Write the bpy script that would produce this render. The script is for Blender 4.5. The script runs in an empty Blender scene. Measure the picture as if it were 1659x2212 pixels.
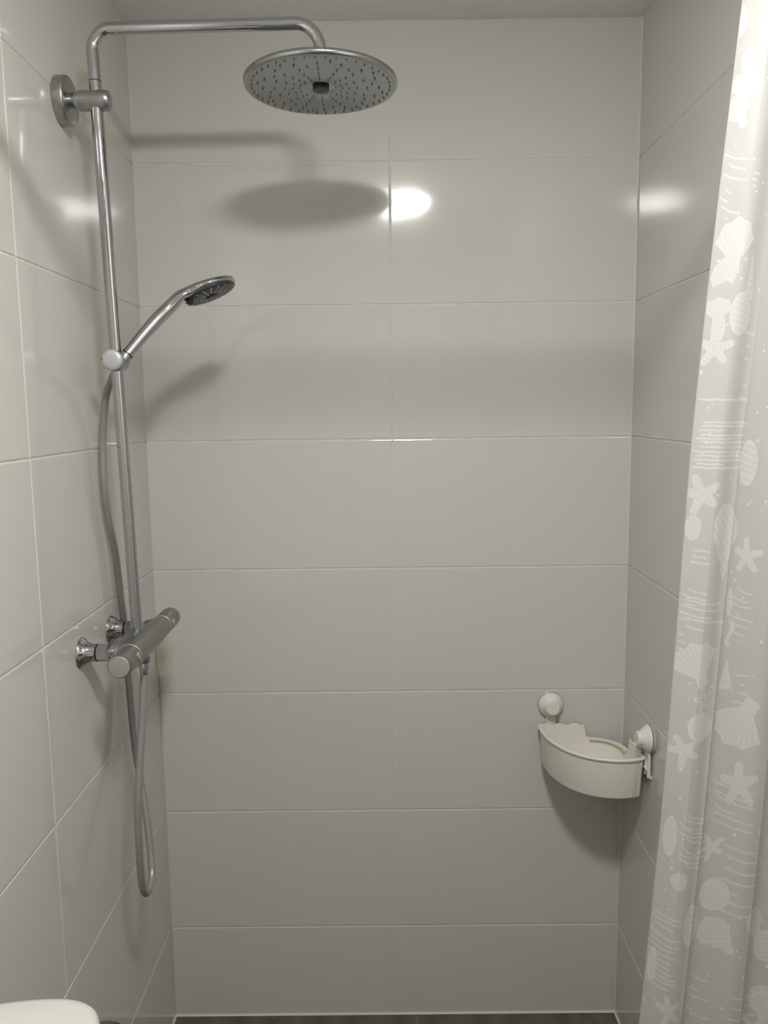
import bpy, bmesh, math, random
import numpy as np
from mathutils import Vector, Matrix, Quaternion

random.seed(7)
SC = bpy.context.scene
COL = SC.collection

# ------------------------------------------------------------------ camera
YAW, PITCH, ROLL = -0.003681, -0.130429, -0.012087
FPX = 1721.784
cam_d = bpy.data.cameras.new('camera')
cam = bpy.data.objects.new('camera', cam_d)
COL.objects.link(cam)
cam_d.sensor_fit = 'HORIZONTAL'
cam_d.sensor_width = 36.0
cam_d.lens = FPX * 36.0 / 1659.0
cam_d.clip_start = 0.02
fw = Vector((math.sin(YAW) * math.cos(PITCH), math.cos(YAW) * math.cos(PITCH), math.sin(PITCH)))
r0 = Vector((math.cos(YAW), -math.sin(YAW), 0))
u0 = r0.cross(fw)
cr, sr = math.cos(ROLL), math.sin(ROLL)
rr = cr * r0 + sr * u0
uu = -sr * r0 + cr * u0
m = Matrix((rr, uu, -fw)).transposed().to_4x4()
m.translation = Vector((-0.01452, -1.82292, 1.51074))
cam.matrix_world = m
SC.camera = cam

# ------------------------------------------------------------------ world, exposure
w = bpy.data.worlds.new('world')
SC.world = w
w.use_nodes = True
w.node_tree.nodes['Background'].inputs[0].default_value = (0.8, 0.82, 0.8, 1)
w.node_tree.nodes['Background'].inputs[1].default_value = 0.02
SC.view_settings.view_transform = 'Standard'
SC.view_settings.look = 'None'
SC.view_settings.gamma = 1.0
SC.view_settings.use_curve_mapping = False
SC.view_settings.exposure = 0.0
LAMP = dict(loc=(0.05, -1.38, 2.33), r=0.105, h=0.066, h0=0.034, strength=180.0, color=(1.0, 0.985, 0.955))

# room numbers (metres)
XL, XR = -0.5608, 0.5441
ZC = 2.330          # ceiling
YB = -2.75          # rear wall of the bathroom
ZJ = [0.2390, 0.5430, 0.8418, 1.1399, 1.4390, 1.7382, 2.0431]   # joint heights

# ------------------------------------------------------------------ materials
def new_mat(name):
    mt = bpy.data.materials.new(name)
    mt.use_nodes = True
    nt = mt.node_tree
    return mt, nt, nt.nodes['Principled BSDF']

def principled(name, col, rough=0.5, metal=0.0, spec=0.5, noise=None, bump=None, coat=0.0):
    mt, nt, b = new_mat(name)
    b.inputs['Base Color'].default_value = (*col, 1)
    b.inputs['Roughness'].default_value = rough
    b.inputs['Metallic'].default_value = metal
    b.inputs['Specular IOR Level'].default_value = spec
    b.inputs['Coat Weight'].default_value = coat
    tc = nt.nodes.new('ShaderNodeTexCoord')
    if noise:
        sc, amt, what = noise
        n = nt.nodes.new('ShaderNodeTexNoise')
        n.inputs['Scale'].default_value = sc
        n.inputs['Detail'].default_value = 4
        nt.links.new(tc.outputs['Object'], n.inputs['Vector'])
        mr = nt.nodes.new('ShaderNodeMapRange')
        mr.inputs['From Min'].default_value = 0.3
        mr.inputs['From Max'].default_value = 0.7
        nt.links.new(n.outputs['Fac'], mr.inputs['Value'])
        if what == 'color':
            mx = nt.nodes.new('ShaderNodeMix'); mx.data_type = 'RGBA'
            mx.inputs[6].default_value = (*[c * (1 - amt) for c in col], 1)
            mx.inputs[7].default_value = (*[min(1, c * (1 + amt)) for c in col], 1)
            nt.links.new(mr.outputs['Result'], mx.inputs[0])
            nt.links.new(mx.outputs[2], b.inputs['Base Color'])
        else:
            mr.inputs['To Min'].default_value = max(0.0, rough - amt)
            mr.inputs['To Max'].default_value = rough + amt
            nt.links.new(mr.outputs['Result'], b.inputs['Roughness'])
    if bump:
        sc, st, dist = bump
        n2 = nt.nodes.new('ShaderNodeTexNoise')
        n2.inputs['Scale'].default_value = sc
        n2.inputs['Detail'].default_value = 1
        nt.links.new(tc.outputs['Object'], n2.inputs['Vector'])
        bp = nt.nodes.new('ShaderNodeBump')
        bp.inputs['Strength'].default_value = st
        bp.inputs['Distance'].default_value = dist
        nt.links.new(n2.outputs['Fac'], bp.inputs['Height'])
        nt.links.new(bp.outputs['Normal'], b.inputs['Normal'])
    return mt

M_TILE = principled('glazed_wall_tile', (0.61, 0.60, 0.565), 0.085, spec=0.45, noise=(1.6, 0.015, 'color'), bump=(9.0, 0.25, 0.0012))
def stain(mt, spots):
    """olive mould spots around fixed points of the room"""
    nt = mt.node_tree
    b = nt.nodes['Principled BSDF']
    src = b.inputs['Base Color'].links[0].from_socket
    g = nt.nodes.new('ShaderNodeNewGeometry')
    ns = nt.nodes.new('ShaderNodeTexNoise'); ns.inputs['Scale'].default_value = 45
    nt.links.new(g.outputs['Position'], ns.inputs['Vector'])
    for (px, py, pz), (rx, ry, rz), amt in spots:
        sb = nt.nodes.new('ShaderNodeVectorMath'); sb.operation = 'SUBTRACT'; sb.inputs[1].default_value = (px, py, pz)
        dv = nt.nodes.new('ShaderNodeVectorMath'); dv.operation = 'DIVIDE'; dv.inputs[1].default_value = (rx, ry, rz)
        ln = nt.nodes.new('ShaderNodeVectorMath'); ln.operation = 'LENGTH'
        nt.links.new(g.outputs['Position'], sb.inputs[0]); nt.links.new(sb.outputs[0], dv.inputs[0]); nt.links.new(dv.outputs[0], ln.inputs[0])
        ad = nt.nodes.new('ShaderNodeMath'); ad.operation = 'MULTIPLY_ADD'; ad.inputs[1].default_value = 0.5
        nt.links.new(ns.outputs['Fac'], ad.inputs[0]); nt.links.new(ln.outputs['Value'], ad.inputs[2])
        mr = nt.nodes.new('ShaderNodeMapRange'); mr.interpolation_type = 'SMOOTHSTEP'
        mr.inputs['From Min'].default_value = 0.2; mr.inputs['From Max'].default_value = 1.25
        mr.inputs['To Min'].default_value = amt; mr.inputs['To Max'].default_value = 0.0
        nt.links.new(ad.outputs[0], mr.inputs['Value'])
        mx = nt.nodes.new('ShaderNodeMix'); mx.data_type = 'RGBA'
        mx.inputs[7].default_value = (0.26, 0.255, 0.16, 1)
        nt.links.new(mr.outputs['Result'], mx.inputs[0]); nt.links.new(src, mx.inputs[6])
        src = mx.outputs[2]
    nt.links.new(src, b.inputs['Base Color'])
stain(M_TILE, [((XL + 0.004, -0.004, 0.935), (0.042, 0.036, 0.072), 0.8), ((XL, 0, 0.80), (0.012, 0.012, 0.12), 0.35), ((XR, 0, 0.44), (0.014, 0.016, 0.035), 0.4), ((XR, 0, 0.05), (0.02, 0.02, 0.08), 0.3)])
M_GROUT = principled('grout', (0.64, 0.63, 0.59), 0.85, noise=(40, 0.10, 'color'))
M_FLOOR = principled('floor_tile', (0.115, 0.098, 0.078), 0.42, noise=(18, 0.35, 'color'), bump=(60, 0.3, 0.0006))
M_FGROUT = principled('floor_grout', (0.16, 0.15, 0.13), 0.9, noise=(60, 0.2, 'color'))
M_PAINT = principled('ceiling_paint', (0.84, 0.84, 0.81), 0.75, noise=(30, 0.02, 'color'))
M_RPAINT = principled('rear_wall_paint', (0.80, 0.79, 0.76), 0.7, noise=(6, 0.03, 'color'))
M_DOOR = principled('door_paint', (0.74, 0.73, 0.70), 0.4, noise=(6, 0.05, 'color'))
M_CHROME = principled('polished_chrome', (0.50, 0.50, 0.525), 0.07, metal=1.0, noise=(60, 0.03, 'rough'))
M_HAZY = principled('limescaled_chrome', (0.40, 0.405, 0.40), 0.34, metal=1.0, noise=(45, 0.09, 'rough'))
M_BODY = principled('dull_mixer_chrome', (0.31, 0.31, 0.30), 0.36, metal=1.0, noise=(45, 0.09, 'rough'))
M_SHELL = principled('shower_head_shell', (0.42, 0.43, 0.435), 0.17, metal=1.0, noise=(50, 0.05, 'rough'))
M_CAP = principled('matte_chrome_cap', (0.43, 0.43, 0.42), 0.45, metal=0.6, noise=(90, 0.1, 'color'))
M_KNOB = principled('frosted_slider_cap', (0.50, 0.50, 0.52), 0.40, metal=0.35, noise=(70, 0.06, 'color'))
M_PLATE = principled('shower_head_plate', (0.355, 0.37, 0.38), 0.24, metal=1.0, noise=(50, 0.05, 'rough'))
M_NOZ = principled('grey_silicone_nozzle', (0.24, 0.245, 0.25), 0.5, noise=(80, 0.1, 'color'))
M_DARK = principled('dark_rubber_and_gap_shade', (0.03, 0.032, 0.035), 0.4, noise=(80, 0.2, 'color'))  # rubber parts, and the rings that paint shade into narrow gaps
M_FACE = principled('charcoal_spray_face', (0.035, 0.040, 0.045), 0.42, noise=(60, 0.15, 'color'))
M_LNOZ = principled('pale_nozzle', (0.62, 0.62, 0.59), 0.5, noise=(80, 0.1, 'color'))
M_HOSE = principled('satin_hose', (0.33, 0.33, 0.325), 0.30, metal=0.35, noise=(30, 0.03, 'rough'))
M_PLASTIC = principled('cream_plastic', (0.78, 0.755, 0.68), 0.38, noise=(25, 0.02, 'color'))
M_PLASTIC2 = principled('white_plastic', (0.74, 0.735, 0.68), 0.32, noise=(25, 0.02, 'color'))
M_CERAMIC = principled('white_ceramic', (0.60, 0.59, 0.55), 0.12, noise=(5, 0.01, 'color'))
M_SIL = principled('silicone_bead', (0.62, 0.615, 0.58), 0.5, noise=(50, 0.05, 'color'))

def clear_mat():
    mt, nt, b = new_mat('clear_suction_rubber')
    b.inputs['Base Color'].default_value = (0.88, 0.88, 0.88, 1)
    b.inputs['Roughness'].default_value = 0.2
    b.inputs['Transmission Weight'].default_value = 0.55
    b.inputs['IOR'].default_value = 1.4
    return mt
M_CLEAR = clear_mat()

def stained_silicone():
    """vertical corner bead with an olive mould spot near joint height"""
    mt, nt, b = new_mat('stained_silicone')
    tc = nt.nodes.new('ShaderNodeTexCoord')
    sp = nt.nodes.new('ShaderNodeSeparateXYZ')
    nt.links.new(tc.outputs['Object'], sp.inputs[0])
    cr_ = nt.nodes.new('ShaderNodeValToRGB')
    mr = nt.nodes.new('ShaderNodeMapRange')
    mr.inputs['From Min'].default_value = 0.70
    mr.inputs['From Max'].default_value = 1.02
    nt.links.new(sp.outputs['Z'], mr.inputs['Value'])
    nt.links.new(mr.outputs['Result'], cr_.inputs[0])
    e = cr_.color_ramp.elements
    e[0].position = 0.0; e[0].color = (0.50, 0.49, 0.44, 1)
    e[1].position = 1.0; e[1].color = (0.56, 0.555, 0.51, 1)
    k = e.new(0.75); k.color = (0.36, 0.355, 0.26, 1)
    k = e.new(0.25); k.color = (0.40, 0.39, 0.32, 1)
    nt.links.new(cr_.outputs[0], b.inputs['Base Color'])
    b.inputs['Roughness'].default_value = 0.5
    return mt
M_SILS = stained_silicone()

def lamp_mat():
    mt = bpy.data.materials.new('lit_opal_glass')
    mt.use_nodes = True
    nt = mt.node_tree
    nt.nodes.clear()
    o = nt.nodes.new('ShaderNodeOutputMaterial')
    e = nt.nodes.new('ShaderNodeEmission')
    e.inputs[0].default_value = (*LAMP['color'], 1)
    e.inputs[1].default_value = LAMP['strength']
    nt.links.new(e.outputs[0], o.inputs[0])
    return mt
M_LAMP = lamp_mat()

def curtain_mat():
    mt = bpy.data.materials.new('printed_curtain_film')
    mt.use_nodes = True
    nt = mt.node_tree
    nt.nodes.clear()
    N = nt.nodes.new
    o = N('ShaderNodeOutputMaterial')
    at = N('ShaderNodeAttribute'); at.attribute_name = 'print_ink'
    cm = N('ShaderNodeMix'); cm.data_type = 'RGBA'
    cm.inputs[6].default_value = (0.61, 0.60, 0.58, 1)
    cm.inputs[7].default_value = (0.79, 0.785, 0.765, 1)
    nt.links.new(at.outputs['Fac'], cm.inputs[0])
    d = N('ShaderNodeBsdfPrincipled')
    d.inputs['Roughness'].default_value = 0.42
    nt.links.new(cm.outputs[2], d.inputs['Base Color'])
    t = N('ShaderNodeBsdfTranslucent')
    nt.links.new(cm.outputs[2], t.inputs['Color'])
    m1 = N('ShaderNodeMixShader'); m1.inputs[0].default_value = 0.30
    nt.links.new(d.outputs[0], m1.inputs[1]); nt.links.new(t.outputs[0], m1.inputs[2])
    tr = N('ShaderNodeBsdfTransparent')
    mr = N('ShaderNodeMapRange')
    mr.inputs['To Min'].default_value = 0.20
    mr.inputs['To Max'].default_value = 0.05
    nt.links.new(at.outputs['Fac'], mr.inputs['Value'])
    m2 = N('ShaderNodeMixShader')
    nt.links.new(mr.outputs['Result'], m2.inputs[0])
    nt.links.new(m1.outputs[0], m2.inputs[1]); nt.links.new(tr.outputs[0], m2.inputs[2])
    nt.links.new(m2.outputs[0], o.inputs[0])
    return mt
M_CURT = curtain_mat()

# ------------------------------------------------------------------ helpers
def link(name, me, mat, parent=None, smooth=True):
    o = bpy.data.objects.new(name, me)
    COL.objects.link(o)
    if mat and not me.materials:
        me.materials.append(mat)
    if parent:
        o.parent = parent
    return o

def mesh(name, V, F, mat, parent=None, smooth=True):
    me = bpy.data.meshes.new(name)
    me.from_pydata([tuple(v) for v in V], [], [tuple(f) for f in F])
    bm = bmesh.new(); bm.from_mesh(me)
    bmesh.ops.recalc_face_normals(bm, faces=bm.faces)
    bm.to_mesh(me); bm.free()
    if smooth:
        me.polygons.foreach_set('use_smooth', [True] * len(me.polygons))
    me.update()
    return link(name, me, mat, parent)

def empty(name, loc, label, cat, group=None):
    o = bpy.data.objects.new(name, None)
    COL.objects.link(o)
    o.location = loc
    o.empty_display_size = 0.05
    tag(o, label, cat, group)
    return o

def tag(o, label=None, cat=None, group=None, kind=None):
    if label: o['label'] = label
    if cat: o['category'] = cat
    if group: o['group'] = group
    if kind: o['kind'] = kind
    return o

def adopt(o, parent):
    """parent keeping world position (parents are unrotated empties or meshes at the origin)"""
    bpy.context.view_layer.update()
    o.parent = parent
    o.matrix_parent_inverse = parent.matrix_world.inverted()
    return o

def catmull(pts, n):
    P = [Vector(p) for p in pts]
    P = [2 * P[0] - P[1]] + P + [2 * P[-1] - P[-2]]
    out = []
    for i in range(1, len(P) - 2):
        for k in range(n):
            t = k / n
            a, b, c, d = P[i - 1], P[i], P[i + 1], P[i + 2]
            out.append(0.5 * ((2 * b) + (c - a) * t + (2 * a - 5 * b + 4 * c - d) * t * t + (3 * b - 3 * c + d - a) * t ** 3))
    out.append(P[-2].copy())
    return out

def tube_vf(path, rad, seg=24, squash=1.0, up=None, cap=True):
    P = [Vector(p) for p in path]
    n = len(P)
    R_ = rad if hasattr(rad, '__len__') else [rad] * n
    V, F = [], []
    t0 = (P[1] - P[0]).normalized()
    ref = up or (Vector((0, 1, 0)) if abs(t0.y) < 0.9 else Vector((1, 0, 0)))
    nrm = (ref - t0 * ref.dot(t0)).normalized()
    for i in range(n):
        t = (P[min(i + 1, n - 1)] - P[max(i - 1, 0)]).normalized()
        nrm = (nrm - t * nrm.dot(t)).normalized()
        b = t.cross(nrm)
        for k in range(seg):
            a = 2 * math.pi * k / seg
            V.append(P[i] + nrm * (math.cos(a) * R_[i]) + b * (math.sin(a) * R_[i] * squash))
    for i in range(n - 1):
        for k in range(seg):
            k2 = (k + 1) % seg
            F.append((i * seg + k, i * seg + k2, (i + 1) * seg + k2, (i + 1) * seg + k))
    if cap:
        F.append(tuple(range(seg))[::-1])
        F.append(tuple((n - 1) * seg + k for k in range(seg)))
    return V, F

def join_vf(lst):
    V, F = [], []
    for v, f in lst:
        o = len(V)
        V += list(v)
        F += [tuple(i + o for i in q) for q in f]
    return V, F

def tube(name, path, rad, mat, parent=None, **k):
    V, F = tube_vf(path, rad, **k)
    return auto_smooth(mesh(name, V, F, mat, parent))

def auto_smooth(o, deg=38):
    me = o.data
    bm = bmesh.new(); bm.from_mesh(me)
    lim = math.radians(deg)
    for e in bm.edges:
        e.smooth = not (len(e.link_faces) == 2 and e.calc_face_angle(0) > lim)
    bm.to_mesh(me); bm.free()
    return o

def lathe_vf(prof, origin, axis, seg=48, cap=True):
    """prof = [(radius, distance along axis)]"""
    A = Vector(axis).normalized()
    ref = Vector((0, 0, 1)) if abs(A.z) < 0.9 else Vector((1, 0, 0))
    U = (ref - A * ref.dot(A)).normalized()
    W = A.cross(U)
    O = Vector(origin)
    V, F = [], []
    for r, h in prof:
        for k in range(seg):
            a = 2 * math.pi * k / seg
            V.append(O + A * h + U * (r * math.cos(a)) + W * (r * math.sin(a)))
    n = len(prof)
    for i in range(n - 1):
        for k in range(seg):
            k2 = (k + 1) % seg
            F.append((i * seg + k, i * seg + k2, (i + 1) * seg + k2, (i + 1) * seg + k))
    if cap:
        F.append(tuple(range(seg))[::-1])
        F.append(tuple((n - 1) * seg + k for k in range(seg)))
    return V, F

def lathe(name, prof, origin, axis, mat, parent=None, seg=48, cap=True, deg=38):
    V, F = lathe_vf(prof, origin, axis, seg, cap)
    return auto_smooth(mesh(name, V, F, mat, parent), deg)

def box_vf(x0, x1, y0, y1, z0, z1):
    V = [(x, y, z) for x in (x0, x1) for y in (y0, y1) for z in (z0, z1)]
    F = [(0, 1, 3, 2), (4, 6, 7, 5), (0, 4, 5, 1), (2, 3, 7, 6), (0, 2, 6, 4), (1, 5, 7, 3)]
    return V, F

def box(name, b, mat, parent=None, bevel=0.0, seg=2):
    V, F = box_vf(*b)
    o = mesh(name, V, F, mat, parent, smooth=False)
    if bevel:
        bm = bmesh.new(); bm.from_mesh(o.data)
        bmesh.ops.bevel(bm, geom=list(bm.edges), offset=bevel, segments=seg, affect='EDGES', profile=0.5)
        bm.to_mesh(o.data); bm.free()
    return o

# ------------------------------------------------------------------ setting: shell
T = 0.10
SH = 0.008          # tile thickness; grout plane lies 1 mm behind the tile faces
GR = 0.0012
def struct(o): o['kind'] = 'structure'; return o

wall_back = struct(box('wall_back', (XL - T, XR + T, GR, T, -0.05, ZC + 0.02), M_GROUT))
wall_left = struct(box('wall_left', (XL - T, XL - GR, YB, GR, -0.05, ZC + 0.02), M_GROUT))
wall_right = struct(box('wall_right', (XR + GR, XR + T, YB, GR, -0.05, ZC + 0.02), M_GROUT))
wall_rear = struct(box('wall_rear', (XL - T, XR + T, YB - T, YB, -0.05, ZC + 0.02), M_RPAINT))
floor = struct(box('floor', (XL - T, XR + T, YB - T, T, -0.06, -GR), M_FGROUT))
ceil1 = struct(box('ceiling', (XL - T, XR + T, YB - T, T, ZC, ZC + 0.08), M_PAINT))

cache = {}
def tile_mesh(wd, ht, mat, nm='tile'):
    """slab in local XY with its face at z=0 and bevelled front edges"""
    key = (round(wd, 4), round(ht, 4), mat.name)
    if key in cache: return cache[key]
    b1, b2 = 0.0006, 0.0016
    V = []
    for ins, z in ((0, -SH), (0, -0.0011), (b1 * 0.5, -0.0004), (b2, 0)):
        V += [(-wd / 2 + ins, -ht / 2 + ins, z), (wd / 2 - ins, -ht / 2 + ins, z), (wd / 2 - ins, ht / 2 - ins, z), (-wd / 2 + ins, ht / 2 - ins, z)]
    F = [(3, 2, 1, 0), (12, 13, 14, 15)]
    for l in range(3):
        for k in range(4):
            k2 = (k + 1) % 4
            F.append((l * 4 + k, l * 4 + k2, l * 4 + 4 + k2, l * 4 + 4 + k))
    me = bpy.data.meshes.new(nm)
    me.from_pydata(V, [], F)
    me.materials.append(mat)
    me.update()
    cache[key] = me
    return me

def put_tile(parent, origin, U, Vv, Nn, wd, ht, mat, wob=0.0006):
    me = tile_mesh(wd, ht, mat)
    o = bpy.data.objects.new('tile', me)
    COL.objects.link(o)
    q = Matrix((U, Vv, Nn)).transposed()
    rot = Matrix.Rotation(random.uniform(-wob, wob), 3, 'X') @ Matrix.Rotation(random.uniform(-wob, wob), 3, 'Y')
    mm = (q @ rot).to_4x4()
    mm.translation = origin
    o.matrix_world = mm
    o.parent = parent
    return o

J = 0.0030
rows = [0.0] + ZJ + [ZC]
X_, Y_, Z_ = Vector((1, 0, 0)), Vector((0, 1, 0)), Vector((0, 0, 1))
for i in range(len(rows) - 1):
    z0, z1 = rows[i] + (J / 2 if i else 0.002), rows[i + 1] - (J / 2 if i < len(rows) - 2 else 0.0015)
    for x0, x1 in ((XL + 0.001, 0.0 - J / 2), (0.0 + J / 2, XR - 0.001)):
        put_tile(wall_back, Vector(((x0 + x1) / 2, 0, (z0 + z1) / 2)), X_, Z_, -Y_, x1 - x0, z1 - z0, M_TILE)
ycol_l = [0.0, -0.6016, -1.2016, -1.8016, -2.4016, YB]
ycol_r = [0.0, -0.6290, -1.2290, -1.8290, -2.4290, YB]
for wl, xs, nx, cols in ((wall_left, XL, X_, ycol_l), (wall_right, XR, -X_, ycol_r)):
    for c in range(len(cols) - 1):
        ya, yb = cols[c] - (J / 2 if c else 0.0), cols[c + 1] + J / 2
        for sa, sb, rw in [(ya, yb, rows)]:
            for i in range(len(rw) - 1):
                z0, z1 = rw[i] + (J / 2 if i else 0.002), rw[i + 1] - (J / 2 if i < len(rw) - 2 else 0.0015)
                U = Y_ if nx.x > 0 else -Y_
                put_tile(wl, Vector((xs, (sa + sb) / 2, (z0 + z1) / 2)), U, Z_, nx, abs(sa - sb), z1 - z0, M_TILE)
# floor tiles
fx, fy = 0.198, 0.198
x = XL + 0.004
while x < XR - 0.02:
    x1 = min(x + fx, XR - 0.004)
    y = -0.004
    while y > YB + 0.02:
        y1 = max(y - fy, YB + 0.004)
        put_tile(floor, Vector(((x + x1) / 2, (y + y1) / 2, 0)), X_, Y_, Z_, x1 - x, y - y1, M_FLOOR, 0.0004)
        y = y1 - 0.003
    x = x1 + 0.003

def bead(name, a, b, d1, d2, mat, w=0.0035):
    """triangular silicone fillet from a to b in the corner opened by d1 and d2"""
    a, b, d1, d2 = Vector(a), Vector(b), Vector(d1), Vector(d2)
    V = []
    for p in (a, b):
        V += [p, p + d1 * w, p + (d1 + d2) * (w * 0.36), p + d2 * w]
    F = [(0, 1, 2, 3), (7, 6, 5, 4), (0, 4, 5, 1), (1, 5, 6, 2), (2, 6, 7, 3), (3, 7, 4, 0)]
    return struct(mesh(name, V, F, mat, None, smooth=False))
bead('trim_1', (XL, 0, 0), (XR, 0, 0), (0, -1, 0), (0, 0, 1), M_SIL, 0.0042)
bead('trim_2', (XL, 0, 0), (XL, -0.9, 0), (1, 0, 0), (0, 0, 1), M_SIL, 0.0042)
bead('trim_3', (XR, 0, 0), (XR, -0.9, 0), (-1, 0, 0), (0, 0, 1), M_SIL, 0.0042)
bead('trim_4', (XL, 0, 0.005), (XL, 0, ZC), (1, 0, 0), (0, -1, 0), M_SILS, 0.0034)
bead('trim_5', (XR, 0, 0.005), (XR, 0, ZC), (-1, 0, 0), (0, -1, 0), M_SIL, 0.0028)

# unseen door added behind the camera for reflections; pale paint lifts the fill light
door = struct(box('added_door', (-0.30, 0.48, YB, YB + 0.035, 0.0, 2.02), M_DOOR, bevel=0.003))
box('door_panel', (-0.20, 0.38, YB + 0.035, YB + 0.043, 1.05, 1.90), M_DOOR, door, 0.003)
box('door_panel', (-0.20, 0.38, YB + 0.035, YB + 0.043, 0.15, 0.92), M_DOOR, door, 0.003)
tube('door_handle', catmull([(-0.24, YB + 0.035, 1.0), (-0.24, YB + 0.08, 1.0), (-0.225, YB + 0.09, 1.0), (-0.13, YB + 0.09, 1.0)], 6), 0.009, M_CHROME, door)

# ------------------------------------------------------------------ ceiling lamp
lx, ly, lz = LAMP['loc']
lamp = empty('ceiling_lamp', (0, 0, 0), 'round opal glass dome lamp on the bathroom ceiling behind the viewer', 'lamp')
lathe('lamp_base', [(LAMP['r'] + 0.010, 0.0), (LAMP['r'] + 0.010, LAMP['h0']), (LAMP['r'] + 0.001, LAMP['h0'] + 0.002)], (lx, ly, lz), (0, 0, -1), M_CAP, lamp)
prof = [(LAMP['r'] * math.cos(a), LAMP['h0'] + 0.001 + (LAMP['h'] - LAMP['h0']) * math.sin(a)) for a in [math.pi / 2 * k / 14 for k in range(14)]] + [(0.002, LAMP['h'])]
lathe('lamp_shade', prof, (lx, ly, lz), (0, 0, -1), M_LAMP, lamp, seg=40)

# ------------------------------------------------------------------ shower column
col = empty('shower_column', (0, 0, 0), 'chrome shower column with riser pipe, overhead arm and big round rain head on the left tiled wall', 'shower')
PY = -0.395
xt, xb = -0.4982, -0.4775           # the riser leans very slightly
def px_at(z): return xb + (xt - xb) * (z - 1.105) / (2.0238 - 1.105)
tube('riser_pipe', [(px_at(z), PY, z) for z in np.linspace(1.100, 2.062, 24)], 0.0104, M_CHROME, col, seg=40)
# arm with two bends
xa = px_at(2.10)
arm = [(px_at(2.063), PY, 2.063), (xa, PY, 2.100)]
R1 = 0.036
zt = 2.1455
for k in range(0, 11):
    a = math.pi / 2 * k / 10
    arm.append((xa - 0.001 + R1 - R1 * math.cos(a), PY, zt - R1 + R1 * math.sin(a)))
xe_, R2 = -0.1176, 0.042
for xx in np.linspace(xa + R1 + 0.03, xe_ - R2 - 0.02, 10):
    arm.append((float(xx), PY, zt + 0.004 * (xx - xa) / 0.38))
for k in range(0, 11):
    a = math.pi / 2 * k / 10
    arm.append((xe_ - R2 + R2 * math.sin(a), PY, zt + 0.004 - R2 + R2 * math.cos(a)))
arm.append((xe_, PY, 2.085))
tube('shower_arm', arm, 0.0103, M_CHROME, col, seg=40)
lathe('pipe_joint', [(0.0100, 0), (0.0108, 0.0008), (0.0108, 0.0015), (0.0100, 0.0022)], (px_at(2.062), PY, 2.061), (0, 0, 1), M_DARK, col)
# wall bracket
br = lathe('wall_bracket', [(0.0125, 0.015), (0.0125, 0.034), (0.0163, 0.0345), (0.0166, 0.036), (0.0166, 0.077), (0.0160, 0.0815), (0.0140, 0.0850), (0.0085, 0.0870), (0.002, 0.0875)], (XL, PY, 2.0315), (1, 0, 0), M_HAZY, col, seg=48)
tag(br, 'satin grey bracket barrel holding the riser')
lathe('flange', [(0.0385, 0.0), (0.0398, 0.002), (0.0398, 0.0155), (0.0385, 0.0185), (0.0350, 0.0200), (0.014, 0.0205)], (XL, PY, 2.0315), (1, 0, 0), M_HAZY, br, seg=64)
lathe('bracket_neck', [(0.0128, 0.0), (0.0128, 0.034)], (XL + 0.002, PY, 2.0315), (1, 0, 0), M_CHROME, br)

# overhead rain head
HC = Vector((xe_, PY - 0.001, 2.0490))
head = lathe('shower_head', [(0.1252, -0.0008), (0.1272, -0.0010), (0.1292, 0.0012), (0.1300, 0.0042), (0.1292, 0.0072), (0.1255, 0.0102), (0.112, 0.0150), (0.085, 0.0200), (0.052, 0.0240), (0.030, 0.0270), (0.0200, 0.0310), (0.0165, 0.0370), (0.0150, 0.0440), (0.0118, 0.0465), (0.0105, 0.047)],
             HC, (0, 0, 1), M_SHELL, col, seg=96, deg=60)
lathe('spray_plate', [(0.1252, 0.0030), (0.1250, -0.0012), (0.1210, -0.0018), (0.090, -0.0030), (0.050, -0.0036), (0.030, -0.0036), (0.0265, -0.0030), (0.0235, -0.0005), (0.018, 0.0012), (0.004, 0.0015)],
      HC, (0, 0, 1), M_PLATE, head, seg=96, deg=60)
nz = []
def nozzle(r, a, zz, h=0.0026, rad=0.0017):
    nz.append(lathe_vf([(rad, 0.001), (rad * 0.95, -h * 0.6), (rad * 0.55, -h)], HC + Vector((r * math.cos(a), r * math.sin(a), zz)), (0, 0, 1), 8))
for k in range(44):
    nozzle(0.1165, 2 * math.pi * k / 44, -0.0020)
for k in range(16):
    a = 2 * math.pi * k / 16 + 0.02
    for j, r in enumerate((0.036, 0.047, 0.061, 0.078, 0.098)):
        nozzle(r, a, -0.0032, rad=0.0014 + 0.0001 * j)
for k in range(16):
    nozzle(0.088 if k % 2 else 0.106, 2 * math.pi * (k + 0.5) / 16 + 0.02, -0.0028)
V, F = join_vf(nz)
st = mesh('nozzles', V, F, M_NOZ, head); st['kind'] = 'stuff'
lathe('centre_jet', [(0.0110, 0.002), (0.0138, -0.0015), (0.0142, -0.0048), (0.0128, -0.0062), (0.003, -0.0066)], HC, (0, 0, 1), M_DARK, head)

# slider for the hand shower
ZS = 1.5975
sx = px_at(ZS)
sl = lathe('slider', [(0.0150, 0.0), (0.0178, 0.0015), (0.0186, 0.006), (0.0186, 0.030), (0.0178, 0.0345), (0.0150, 0.0370), (0.002, 0.0372)], (sx + 0.0005, PY + 0.0170, ZS), (0, -1, 0), M_HAZY, col, seg=56)
lathe('slider_cap', [(0.0182, 0.0), (0.0182, 0.0030), (0.0172, 0.0050), (0.0120, 0.0066), (0.004, 0.0072), (0.0005, 0.0072)], (sx - 0.0005, PY - 0.0195, ZS + 0.0005), (0, -1, 0), M_KNOB, sl, seg=56, deg=50)
box('cap_notch', (sx - 0.0176, sx - 0.0158, PY - 0.0256, PY - 0.0225, ZS + 0.0005, ZS + 0.0035), M_DARK, sl, 0.0003, 1)
hx = Vector((-0.4690, PY, 1.6085))
ax = Vector((0.0175, 0.0136, 0.0249)).normalized()
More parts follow.
